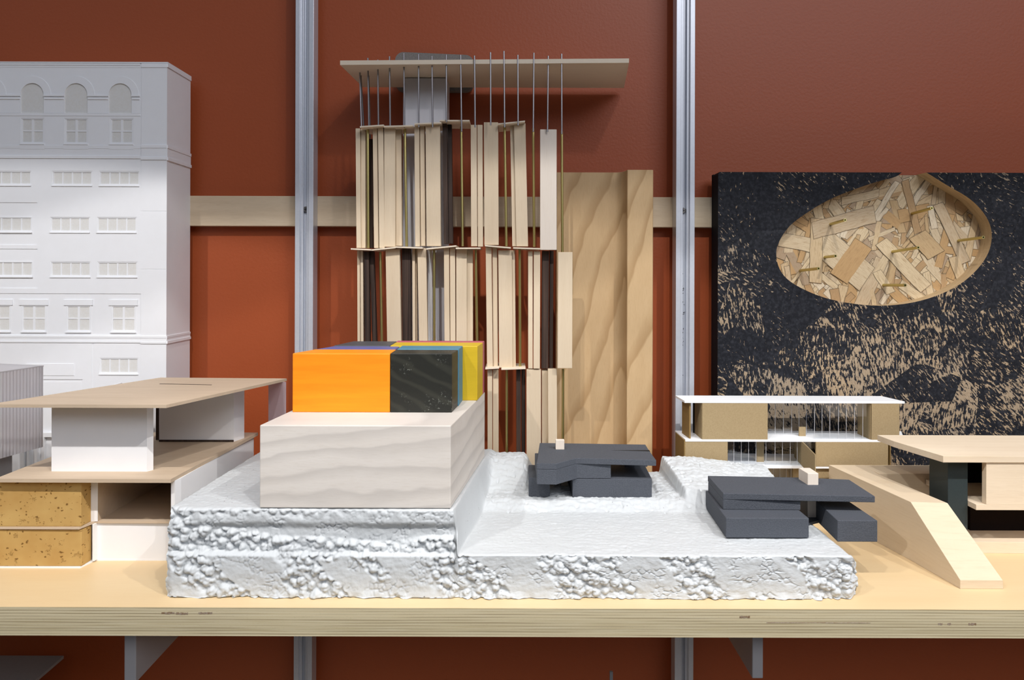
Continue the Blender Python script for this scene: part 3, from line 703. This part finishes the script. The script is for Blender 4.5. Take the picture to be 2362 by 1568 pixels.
# canopy, a slightly bowed sheet
cz = .5335; cw = []; n_ = 14; v = []; f = []
fl, fr = X(783, .878), X(1449.5, .878); bl, br = X(836, .984), X(1438, .984)
for i in range(n_+1):
    t = i/n_; zf = cz+.0035*t; zb_ = cz+.0002
    xa = fl+(fr-fl)*t; xb = bl+(br-bl)*t
    v += [(xa, .878, zf), (xa, .878, zf+.0052), (xb, .984, zb_+.0052), (xb, .984, zb_)]
for i in range(n_):
    a = i*4
    for k in range(4): j = (k+1) % 4; f.append([a+k, a+j, a+4+j, a+4+k])
f += [[0, 1, 2, 3], [n_*4+k for k in range(4)]]
M['canopy'] = wood('canopy_basswood', (.78, .68, .54), (.68, .57, .43), grain=(5, 40, 40), fine=(60, 600, 600), amount=.4, rnd=False)
meshobj('canopy', v, f, M['canopy'], TW, label='thin flat plywood canopy')
rods = [(828, 172, 150, 292, 833), (847, 167, 135, 292, 850), (870, 164, 139, 292, 872), (897, 161, 131, 292, 899), (930, 159, 124, 291, 932), (964, 157, 126, 290, 965), (995, 156, 130, 290, 997),
        (1028, 155, 127, 278, 1029), (1061, 154, 127, 300, 1064), (1093, 152, 129, 290, 1095), (1130, 153, 121, 285, 1131), (1161, 153, 118, 290, 1163), (1193, 153, 127, 285, 1194), (1230, 153, 122, 300, 1229), (1263, 155, 129, 300, 1262), (1294, 154, 124, 305, 1295)]
for (px, py, top, bot, pb) in rods:
    Y = min(.925, .878*477/(630-py)); Yb = Y if Y < .905 else .903
    zt_ = max(Z(top, Y), cz+.0085)
    MB().tube(tuple(P(pb, bot+4, Yb)), (X(px, Y), Y, zt_), .0010, 10).build('steel_rod', M['steel'], TW)
MB().tube(tuple(P(838, 296, .93)), (X(829, .92), .925, cz), .0010, 10).build('steel_rod', M['steel'], TW)
MB().tube(tuple(P(853, 320, .93)), (X(847, .92), .925, cz), .0010, 10).build('steel_rod', M['steel'], TW)
def strip(a, b_, t, bt, kind, Y=.893, dp=.010, tilt=0):
    """one strip: pixel columns a..b_, rows t..bt, at depth Y"""
    z1, z0 = Z(t, Y), Z(bt, Y); x0, x1 = X(a+.5, Y), X(b_-.5, Y); s_ = tilt*Y/F
    m = {'w': 'bass', 'W': 'bass_white', 'd': 'walnut'}[kind]
    name = 'walnut_strip' if kind == 'd' else 'wood_strip'
    n = 4; vv = []
    v_ = [(x0+s_, Y, z0), (x1+s_, Y, z0), (x1+s_, Y+dp, z0), (x0+s_, Y+dp, z0), (x0, Y, z1), (x1, Y, z1), (x1, Y+dp, z1), (x0, Y+dp, z1)]
    return meshobj(name, v_, [[0, 1, 2, 3], [4, 5, 6, 7], [0, 1, 5, 4], [1, 2, 6, 5], [2, 3, 7, 6], [3, 0, 4, 7]], M[m], TW, bevel=.0004)
def tub(px, t, bt, Y=.899, r=.0016, tilt=0, mat='brass'):
    MB().tube(tuple(P(px+tilt, bt, Y)), tuple(P(px, t, Y)), r, 14).build('brass_tube', M[mat], TW)
T1 = [(818.5, 830, 297, 573, 'w', .898, 3), (831, 842.5, 298, 573, 'w', .901, 1), (858, 869.5, 296, 573, 'w', .896, 4), (870, 883.5, 295, 573, 'w', .893, 4), (884.5, 911, 295, 570, 'w', .893, 1), (908, 924.5, 295, 568, 'w', .9005, 3),
      (954, 966, 289, 569, 'w', .893, 3), (967, 978.5, 290, 568, 'w', .896, 3), (980, 1014, 288, 568, 'w', .891, 3), (1019, 1030, 281, 563, 'd', .897, 4), (1030.5, 1041, 281, 562, 'd', .903, 4),
      (1084, 1099, 288, 568, 'w', .893, 2), (1099.5, 1112.5, 288, 569, 'w', .895, 2), (1114.5, 1148.5, 282, 565, 'w', .893, 2), (1175, 1188, 285, 568, 'w', .897, 6), (1183.5, 1211.5, 284, 568, 'w', .893, 7), (1244.5, 1283.5, 298, 576, 'W', .885, 1)]
for (a, b_, t, bt, k, Y, tl) in T1: strip(a, b_, t, bt, k, Y, .009, tl)
for (px, t, bt, tl) in ((847.5, 300, 573, 2), (933, 292, 569, 5), (1063, 292, 568, 4), (1163, 290, 568, 5), (1229, 296, 569, 3), (1295, 303, 582, 2)): tub(px, t, bt, tilt=tl)
tub(855, 322, 573, .912, .0024, 2, 'walnut')
T2 = [(823, 830.5, 579, 872, 'w', .903, 2), (830.5, 838, 579, 872, 'w', .900, 2), (839, 851, 580, 872, 'd', .896, 4), (851.5, 862, 580, 872, 'd', .902, 10), (888.5, 922, 575, 872, 'w', .893, 6), (926, 947, 572, 872, 'd', .899, 3),
      (950, 957.5, 573, 872, 'w', .900, 2), (958, 961.5, 573, 872, 'w', .903, 2), (962, 983, 573, 872, 'w', .895, 6), (1023, 1036, 571, 870, 'w', .893, 3), (1037, 1050, 573, 870, 'w', .895, 2), (1051.5, 1077, 575, 860, 'w', .896, 1), (1075, 1091, 576, 860, 'w', .902, 1),
      (1119.5, 1134, 570, 849, 'w', .893, 4), (1135, 1147, 570, 849, 'w', .897, 3), (1148.5, 1181, 577, 848, 'w', .893, 3), (1180, 1188, 577, 848, 'w', .898, 3), (1217.5, 1229, 579, 850, 'w', .893, 1), (1230.5, 1246.5, 579, 850, 'w', .891, 0),
      (1250, 1267, 578, 850, 'd', .899, -1), (1268, 1277.5, 578, 850, 'd', .903, -1), (1286.5, 1321, 581, 849, 'w', .884, 0)]
for (a, b_, t, bt, k, Y, tl) in T2: strip(a, b_, t, bt, k, Y, .009, tl)
for (px, t, bt, tl) in ((877, 582, 872, 6), (1001, 576, 872, 2), (1097.5, 576, 860, 5), (1198.5, 575, 849, 2)): tub(px, t, bt, tilt=tl)
B3 = 1128
T3 = [(1124.5, 1136.5, 853, B3, 'w', .893, 1), (1137, 1151, 852, B3, 'w', .896, 1), (1191, 1202.5, 853, B3, 'd', .899, 1), (1203, 1213, 853, B3, 'd', .904, 1), (1214.5, 1249, 852, B3, 'w', .893, 1), (1250, 1265, 853, B3, 'w', .902, 1), (1264, 1285.5, 851, B3, 'w', .893, 2),
      (826, 862, 874, B3, 'w', .895, 0), (880, 892, 874, B3, 'd', .899, 0), (905, 940, 874, B3, 'w', .895, 0), (960, 992, 874, B3, 'w', .895, 0), (1026, 1060, 872, B3, 'w', .895, 0), (1064, 1078, 872, B3, 'd', .899, 0)]
for (a, b_, t, bt, k, Y, tl) in T3: strip(a, b_, t, bt, k, Y, .009, tl)
for (px, t, bt, tl) in ((1169.5, 853, B3, 1), (1299.5, 850, B3, 0), (1010, 874, B3, 0), (1090, 864, B3, 0)): tub(px, t, bt, tilt=tl)
def plate(xa, ya, xb, yb, d0=.884, d1=.93, th=.0016, twist=0):
    A = P(xa, ya, d0); B = P(xb, yb, d0); vv = []
    for (q, e) in ((A, 0), (B, 0)): vv += [(q.x, d0, q.z), (q.x, d0, q.z+th)]
    vv = [(A.x, d0, A.z), (B.x, d0, B.z), (B.x+twist, d1, B.z), (A.x+twist, d1, A.z)]; vv += [(p[0], p[1], p[2]+th) for p in vv]
    meshobj('spacer_plate', vv, [[0, 1, 2, 3], [4, 5, 6, 7], [0, 1, 5, 4], [1, 2, 6, 5], [2, 3, 7, 6], [3, 0, 4, 7]], M['canopy'], TW)
for a in ((829, 295, 884, 291), (884, 294, 951, 292), (955, 288, 1017, 285), (1013, 280, 1082, 280), (1148.5, 287.5, 1210, 281),
          (809, 576.5, 857, 578.5), (856, 579, 912, 573), (912, 572, 975, 574), (983, 576, 1052, 569), (1051, 574.5, 1108, 574), (1118, 568, 1178, 573), (1183.5, 573, 1246, 575),
          (1120, 852, 1152, 850), (1157, 853, 1213, 851)): plate(*a)
# white core behind the strips
cx0, cx1 = X(929, .935), X(1028, .935)
MB().prism([(cx0, .935), (cx1, .935), (cx1+.001, .972), (cx0, .972)], .018, cz-.0004).build('white_core', M['foam_core'], TW)
MB().prism([(X(991, .91)-.0022, .915), (X(991, .91)+.0022, .915), (X(991, .91)+.0022, .92), (X(991, .91)-.0022, .92)], .018, Z(574, .92)).build('white_rod', M['white_plastic'], TW)
# grey rounded board standing behind the canopy
def rr(x0, x1, z0, z1, r, dz=0):
    pts = []
    for (cx, cz_, a0) in ((x1-r, z1-r-dz, 0), (x0+r, z1-r, PI/2), (x0+r, z0+r, PI), (x1-r, z0+r, 1.5*PI)):
        for k in range(7): t = a0+PI/2*k/6; pts.append((cx+r*math.cos(t), cz_+r*math.sin(t)))
    return pts
MB().slab(rr(X(910, .987), X(1091, .987), Z(211, .987), Z(121, .987), .011, .0035), .9865, .996).build('rounded_board', M['grey_felt'], TW, label='grey speckled board with rounded corners behind the canopy')

# ------------------------------------------------------------------ ash board with a routed cove
pl = [(X(1284, .955), .955), (X(1418, .955), .955)]
ax0, ay0, ax1, ay1 = X(1418, .955), .955, X(1446, .93), .93
for k in range(1, 13):
    t = PI/2*k/12; pl.append((ax0+(ax1-ax0)*math.sin(t), ay0-(ay0-ay1-.0015)*(1-math.cos(t))))
pl += [(ax1+.0006, ay1), (X(1505, .93), .93), (X(1506, .93)+.0004, .932), (X(1506, .93), .9825), (X(1284, .955), .9825)]
o = MB().prism(pl, 0, Z(397, .955)).build('ash_board', M['ash'], bevel=.0004)
tag(o, 'tall ash wood board with diagonal grain and a routed hollow, right of the strip tower', 'board')

# ------------------------------------------------------------------ black strand board with egg-shaped pocket
M['black_edge'] = plain('black_painted_board_edge', (.013, .013, .015), .7, 200, .3, .2, spec=.1)
OB = thing('strand_board_model', 'big black painted strand board with an egg-shaped bare hollow, at right', 'architectural model', (.5, .96, 0))
OY = .953; zt_ = Z(395, OY)
egg = [(2079.6, 395), (2065.6, 406), (2023.5, 415.6), (1953, 440), (1900.7, 463), (1844.6, 499), (1816, 523), (1795, 557), (1789, 582), (1795, 615.6), (1816.5, 645), (1865.6, 671.8), (1921.8, 691), (2002.5, 703), (2076, 701), (2146, 685.8), (2209.5, 657.7), (2251.6, 622.6), (2279.6, 584), (2288.4, 548), (2285, 515), (2265.6, 482), (2234, 452), (2188, 427), (2148, 402), (2136, 395)]
def smoothpts(p, it=2):
    for _ in range(it):
        q = [p[0]]
        for a, b_ in zip(p[:-1], p[1:]): q += [(a[0]*.75+b_[0]*.25, a[1]*.75+b_[1]*.25), (a[0]*.25+b_[0]*.75, a[1]*.25+b_[1]*.75)]
        q.append(p[-1]); p = q
    return p
eggs = [(X(a, OY), Z(b_, OY)) for a, b_ in smoothpts(egg)]
xL_, xR_ = X(1656, OY), X(2560, OY)
pf = [(xL_+.002, zt_)]+eggs+[(xR_, zt_), (xR_, 0), (xL_, 0), (xL_, zt_-.003)]
# front layer: faces carry the black paint, the pocket wall bare wood
n_ = len(pf); V = [(p[0], OY, p[1]) for p in pf]+[(p[0], .9765, p[1]) for p in pf]
m = bpy.data.meshes.new('front_layer'); Fs = [list(range(n_)), list(range(n_, 2*n_))]; mi = [0, 0]
for i in range(n_):
    j = (i+1) % n_; Fs.append([i, j, n_+j, n_+i]); mi.append(1 if 1 <= i < len(eggs) else 2)
m.from_pydata(V, [], Fs); m.materials.append(M['osb_black']); m.materials.append(M['osb_side']); m.materials.append(M['black_edge'])
for p, k in zip(m.polygons, mi): p.material_index = k
bm = bmesh.new(); bm.from_mesh(m); bmesh.ops.recalc_face_normals(bm, faces=bm.faces); bm.to_mesh(m); bm.free()
o = bpy.data.objects.new('front_layer', m); COL.objects.link(o); o.parent = OB; o.matrix_parent_inverse = Matrix.Translation(-Vector(OB.location))
box('back_layer', xL_, xR_, .9768, .984, 0, zt_-.0002, M['black_edge'], OB)
MB().slab([(p[0]*1.0, p[1]) for p in ((X(1770, .9766), Z(720, .9766)), (X(2310, .9766), Z(720, .9766)), (X(2310, .9766), zt_-.0004), (X(1770, .9766), zt_-.0004))], .9766, .97675).build('hollow_backing', M['osb_side'], OB)
# strands on the pocket floor
rs = random.Random(21); V = []; Fs = []; UV = []; TI = []
tints = [(.60, .46, .28), (.66, .53, .34), (.52, .37, .20), (.56, .44, .29), (.44, .29, .15), (.62, .50, .33), (.70, .60, .44), (.50, .32, .15), (.40, .30, .20)]
cx0, cx1, cz0, cz1 = X(1780, .976), X(2300, .976), Z(712, .976), zt_-.0005
def strand(cx, cz, L, Wd, ang, y, tint, rim=True):
    if rim:
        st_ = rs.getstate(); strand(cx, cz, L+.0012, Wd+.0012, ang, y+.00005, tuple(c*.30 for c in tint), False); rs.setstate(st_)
    b0 = len(V); d = Vector((math.cos(ang), math.sin(ang))); nn = Vector((-d.y, d.x)); k = 7; top = []; bot = []
    lt = rs.uniform(-.2, .2)
    for i in range(k):
        t = i/(k-1)-.5
        top.append((Vector((cx, cz))+d*(t*L+rs.uniform(-1, 1)*.0006)+nn*(Wd/2*(1-lt*t)+rs.uniform(-1, 1)*.0005), t, .5))
        bot.append((Vector((cx, cz))+d*(t*L+lt*Wd+rs.uniform(-1, 1)*.0006)-nn*(Wd/2*(1+lt*t)+rs.uniform(-1, 1)*.0005), t, -.5))
    pts = top+bot[::-1]; s1 = rs.uniform(0, 20)
    for (p, u, v_) in pts: V.append((min(max(p.x, cx0), cx1), y, min(max(p.y, cz0), cz1)))
    Fs.append(list(range(b0, b0+2*k))); UV.append([(v_*Wd*40+s1, u*L*40+s1) for (p, u, v_) in pts]); TI.append(tint)
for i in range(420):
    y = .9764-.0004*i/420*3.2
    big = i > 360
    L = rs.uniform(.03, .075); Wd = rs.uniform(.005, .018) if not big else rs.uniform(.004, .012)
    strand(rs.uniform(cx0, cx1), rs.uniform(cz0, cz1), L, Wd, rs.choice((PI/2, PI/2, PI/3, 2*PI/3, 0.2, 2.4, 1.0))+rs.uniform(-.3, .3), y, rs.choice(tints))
# the big strands one can pick out
for (pa, pb_, w_, tn) in (((1882, 545), (2000, 640), 0.036, 5), ((1935, 640), (1990, 560), .026, 7), ((1870, 530), (2025, 490), .022, 3), ((2010, 530), (2160, 690), .017, 1), ((1800, 550), (1905, 570), .018, 5), ((1880, 670), (1885, 480), .016, 0), ((2120, 540), (2160, 590), .024, 2), ((2200, 590), (2240, 700), .013, 0), ((2160, 460), (2230, 610), .013, 3)):
    A = P(*pa, .975); B = P(*pb_, .975); d = B-A; strand((A.x+B.x)/2, (A.z+B.z)/2, min(d.length, .085), w_, math.atan2(d.z, d.x), .9748-rs.random()*.0004, tints[tn])
m = bpy.data.meshes.new('hollow_floor'); m.from_pydata(V, [], Fs); m.materials.append(M['osb'])
m.attributes.new('tint', 'FLOAT_COLOR', 'CORNER'); m.uv_layers.new(name='UVMap'); uvl = m.uv_layers['UVMap']; ca = m.attributes['tint']
li = 0
for fi, p in enumerate(m.polygons):
    for k in range(p.loop_total):
        uvl.data[p.loop_start+k].uv = UV[fi][k]; c = TI[fi]; ca.data[p.loop_start+k].color = (c[0], c[1], c[2], 1)
o = bpy.data.objects.new('hollow_floor', m); COL.objects.link(o); o.parent = OB; o.matrix_parent_inverse = Matrix.Translation(-Vector(OB.location)); o['label'] = 'bare golden strands on the floor of the hollow'
for (tx, ty, bx, by_) in ((1949, 505, 1915, 515), (2149, 477, 2103, 490), (2268, 544, 2210, 552), (2118, 568, 2058, 578), (1927, 588, 1902, 591), (1888, 617, 1846, 622), (2088, 655, 2038, 655)):
    B = P(bx, by_, .9755); Yt = .9755*(bx-CX)/(tx-CX); T = Vector((X(tx, Yt), Yt, Z(ty, Yt)))
    tb = MB().tube(tuple(B), tuple(T), .0019, 16, hollow=True).build('brass_tube', M['brass'], OB)

# ------------------------------------------------------------------ chipboard and white card house
CH = thing('chipboard_house_model', 'chipboard house model with white flat roof and clear scored windows before the black board', 'architectural model', (.33, .91, 0))
CY = .8835; zr0, zr1 = Z(928, CY), Z(923, CY); zm0, zm1 = Z(1017, CY), Z(1012, CY); zl0, zl1 = Z(1078.5, CY), Z(1073, CY)
w = M['white_plastic']; ch = M['chip']
MB().prism([(X(1580, CY), CY), (X(2088, CY), CY), (X(2034, .92229), .92229), (X(1558.5, .92229), .92229)], zr0, zr1).build('roof', w, CH, bevel=.0002)
MB().prism([(X(1582, CY), CY), (X(2088, CY), CY), (X(2080, .93306), .93306), (X(1558, .93306), .93306)], zm0, zm1).build('middle_slab', w, CH, bevel=.0002)
MB().prism([(X(1584, CY), CY), (X(2056, CY), CY), (X(2052, .94), .94), (X(1560, .94815), .94815)], zl0, zl1).build('lower_slab', w, CH, bevel=.0002)
# upper storey
MB().box(X(1621, CY), X(1772, CY), CY+.0003, CY+.0023, zm1, zr0).build('wall_panel', ch, CH)
MB().box(X(2012, CY), X(2076, CY), CY+.0003, CY+.0023, zm1, zr0).build('wall_panel', ch, CH)
MB().prism([(X(1591, .88781), .88781), (X(1592.5, .88781)+.001, .88781), (X(1575.5, .91798)+.001, .91798), (X(1574, .91798), .91798)], zm1, zr0).build('end_panel', M['chip_dark'], CH)
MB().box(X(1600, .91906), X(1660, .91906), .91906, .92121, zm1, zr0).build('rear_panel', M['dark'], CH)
MB().box(X(1620, CY), X(1621.5, CY), CY+.0023, .91798, zm1, zr0).build('cross_panel', ch, CH)
MB().box(X(2010, CY), X(2012, CY), CY+.0023, .91798, zm1, zr0).build('cross_panel', ch, CH)
def glazing(px0, px1, Y, z0, z1, lines):
    g_ = MB().box(X(px0, Y), X(px1, Y), Y, Y+.0008, z0, z1).build('clear_window', M['glass'], CH)
    mm = MB()
    for q in lines: mm.box(X(q, Y)-.00022, X(q, Y)+.00022, Y-.0002, Y, z0, z1)
    s_ = mm.build('scored_lines', M['scratch'], CH); s_.parent = g_; s_.matrix_parent_inverse = Matrix.Identity(4)
glazing(1772, 1880, .91367, zm1, zr0, (1789, 1808, 1827, 1844, 1861))
glazing(1879, 2011, .88996, zm1, zr0, (1880, 1897, 1915, 1935, 1953, 1972, 1991, 2009))
MB().box(X(1843, .90505), X(1858, .90505), .90289, .90505, zm1, Z(982, .90505)).build('low_partition', ch, CH)
# lower storey
MB().box(X(1582, CY), X(1680, CY), CY+.0005, CY+.0025, zl1, zm0).build('wall_panel', ch, CH)
MB().prism([(X(1579.5, CY), CY+.0005), (X(1582, CY), CY+.0005), (X(1560.5, .92875), .92875), (X(1559, .92875), .92875)], zl1-.03, zm1-.0012).build('end_panel', M['chip_dark'], CH)
MB().box(X(1883, CY), X(2049, CY), CY-.0005, CY+.0018, zl1, zm0).build('wall_panel', ch, CH)
MB().box(X(2050, CY), X(2052, CY), CY+.002, .93306, zl1, zm0).box(X(2056, CY), X(2058, CY), CY+.002, .91582, zl1, zm0).build('end_panel', M['chip_dark'], CH)
MB().prism([(X(1881, .821), .821), (X(1883, .821), .821), (X(1835, .92875), .92875), (X(1833, .92875), .92875)], zl1, zm0).build('cross_panel', ch, CH)
MB().box(X(1746, .90505), X(1762, .90505), .90289, .90505, zl1, zm0).build('cross_panel', ch, CH)
glazing(1681, 1766, .89320, zl1, zm0, (1694, 1711, 1728, 1745))
glazing(1766, 1880, .88996, zl1, zm0, (1768, 1789, 1806, 1824, 1840, 1857))
# basement
MB().box(X(1600, CY), X(1700, CY), CY+.001, CY+.003, 0, zl0).build('basement_wall', ch, CH)
MB().box(X(1830, .89966), X(1856, .89966), .89966, .90289, 0, zl0).build('basement_wall', ch, CH)
MB().box(X(1880, CY), X(2090, CY), CY+.004, CY+.006, 0, zl0).build('basement_wall', ch, CH)
MB().box(X(1590, CY), X(2090, CY), .93953, .94168, 0, zl0).build('rear_basement_wall', ch, CH)
glazing(1700, 1830, .89751, 0, zl0, (1785, 1800, 1815, 1826))

# ------------------------------------------------------------------ basswood model with ramp (right)
M['inner_shade'] = plain('inner_wall_void_shade', (.012, .007, .006), .8, 200, .3, .1, spec=.1)  # near-black colour stands in for the shade inside the open volume
RM = thing('ramp_model', 'pale basswood building model with a long sloping ramp at the right front', 'architectural model', (.45, .78, 0))
bx = M['bass_x']; ZT = .0585
# ramp wing (side profile): left edge line and right edge line
L0 = (.4087, .6706); L1 = (.3995, .7375); L2 = (.3755, .872)
R0 = (.4481, .6706); R1 = (.4345, .7340); R2 = (.4160, .834)
m = MB()
v = [(L0[0], L0[1], 0), (R0[0], R0[1], 0), (.4345+.002, .734, 0), (.418, .834, 0), (.418, .872, 0), (L2[0], L2[1], 0), (L1[0], L1[1], 0),
     (L0[0], L0[1], .0081), (R0[0]-.0006, R0[1], .0081), (R1[0], R1[1], ZT), (R2[0], R2[1], ZT+.001), (.418, .872, ZT+.002), (L2[0], L2[1], ZT+.002), (L1[0], L1[1], ZT)]
f = [[0, 1, 2, 3, 4, 5, 6], [0, 1, 8, 7], [7, 8, 9, 13], [13, 9, 10], [13, 10, 11, 12], [1, 2, 9, 8], [2, 3, 10, 9], [3, 4, 11, 10], [4, 5, 12, 11], [5, 6, 13, 12], [6, 0, 7, 13]]
M['ramp_wood'] = wood('ramp_basswood', (.70, .58, .42), (.55, .41, .26), grain=(6, 6, 60), fine=(40, 40, 700), amount=.35)
meshobj('ramp_wing', v, f, M['ramp_wood'], RM, bevel=.0004)
MB().prism([(.4165, .8345), (.60, .8345), (.60, .872), (.4165, .872)], 0, ZT+.0018).build('rear_wing', M['ramp_wood'], RM, bevel=.0003)
# base plate of the main block
MB().prism([(.448, .757), (.80, .752), (.80, .835), (.43, .835)], 0, .0118).build('base_plate', bx, RM, bevel=.0003)
MB().box(.492, .80, .790, .834, .0118, .049).build('back_wall', M['inner_shade'], RM)  # coloured black as the unlit void below the upper floor
# black post
MB().box(X(2188, .755), X(2234, .755), .755, .789, .0118, .0972).build('dark_post', M['blackgreen'], RM, bevel=.0005, label='very dark green square post')
# upper volume: floor slab, front wall with opening, roof
MB().box(X(2234, .7555), .80, .742, .832, .0490, .0545).build('upper_floor', bx, RM, bevel=.0002)
MB().box(X(2276.5, .742), .80, .742, .749, .0545, .0972).build('front_wall', bx, RM, bevel=.0002)
MB().box(.49, .80, .82, .832, .0545, .0972).build('rear_wall', M['inner_shade'], RM)  # coloured black for the shade seen through the opening
MB().prism([(.4336, .7402), (.80, .7402), (.80, .806+.03), (.4150, .836), (.4177, .8055)], .0972, .1038).build('roof_slab', bx, RM, bevel=.0003)
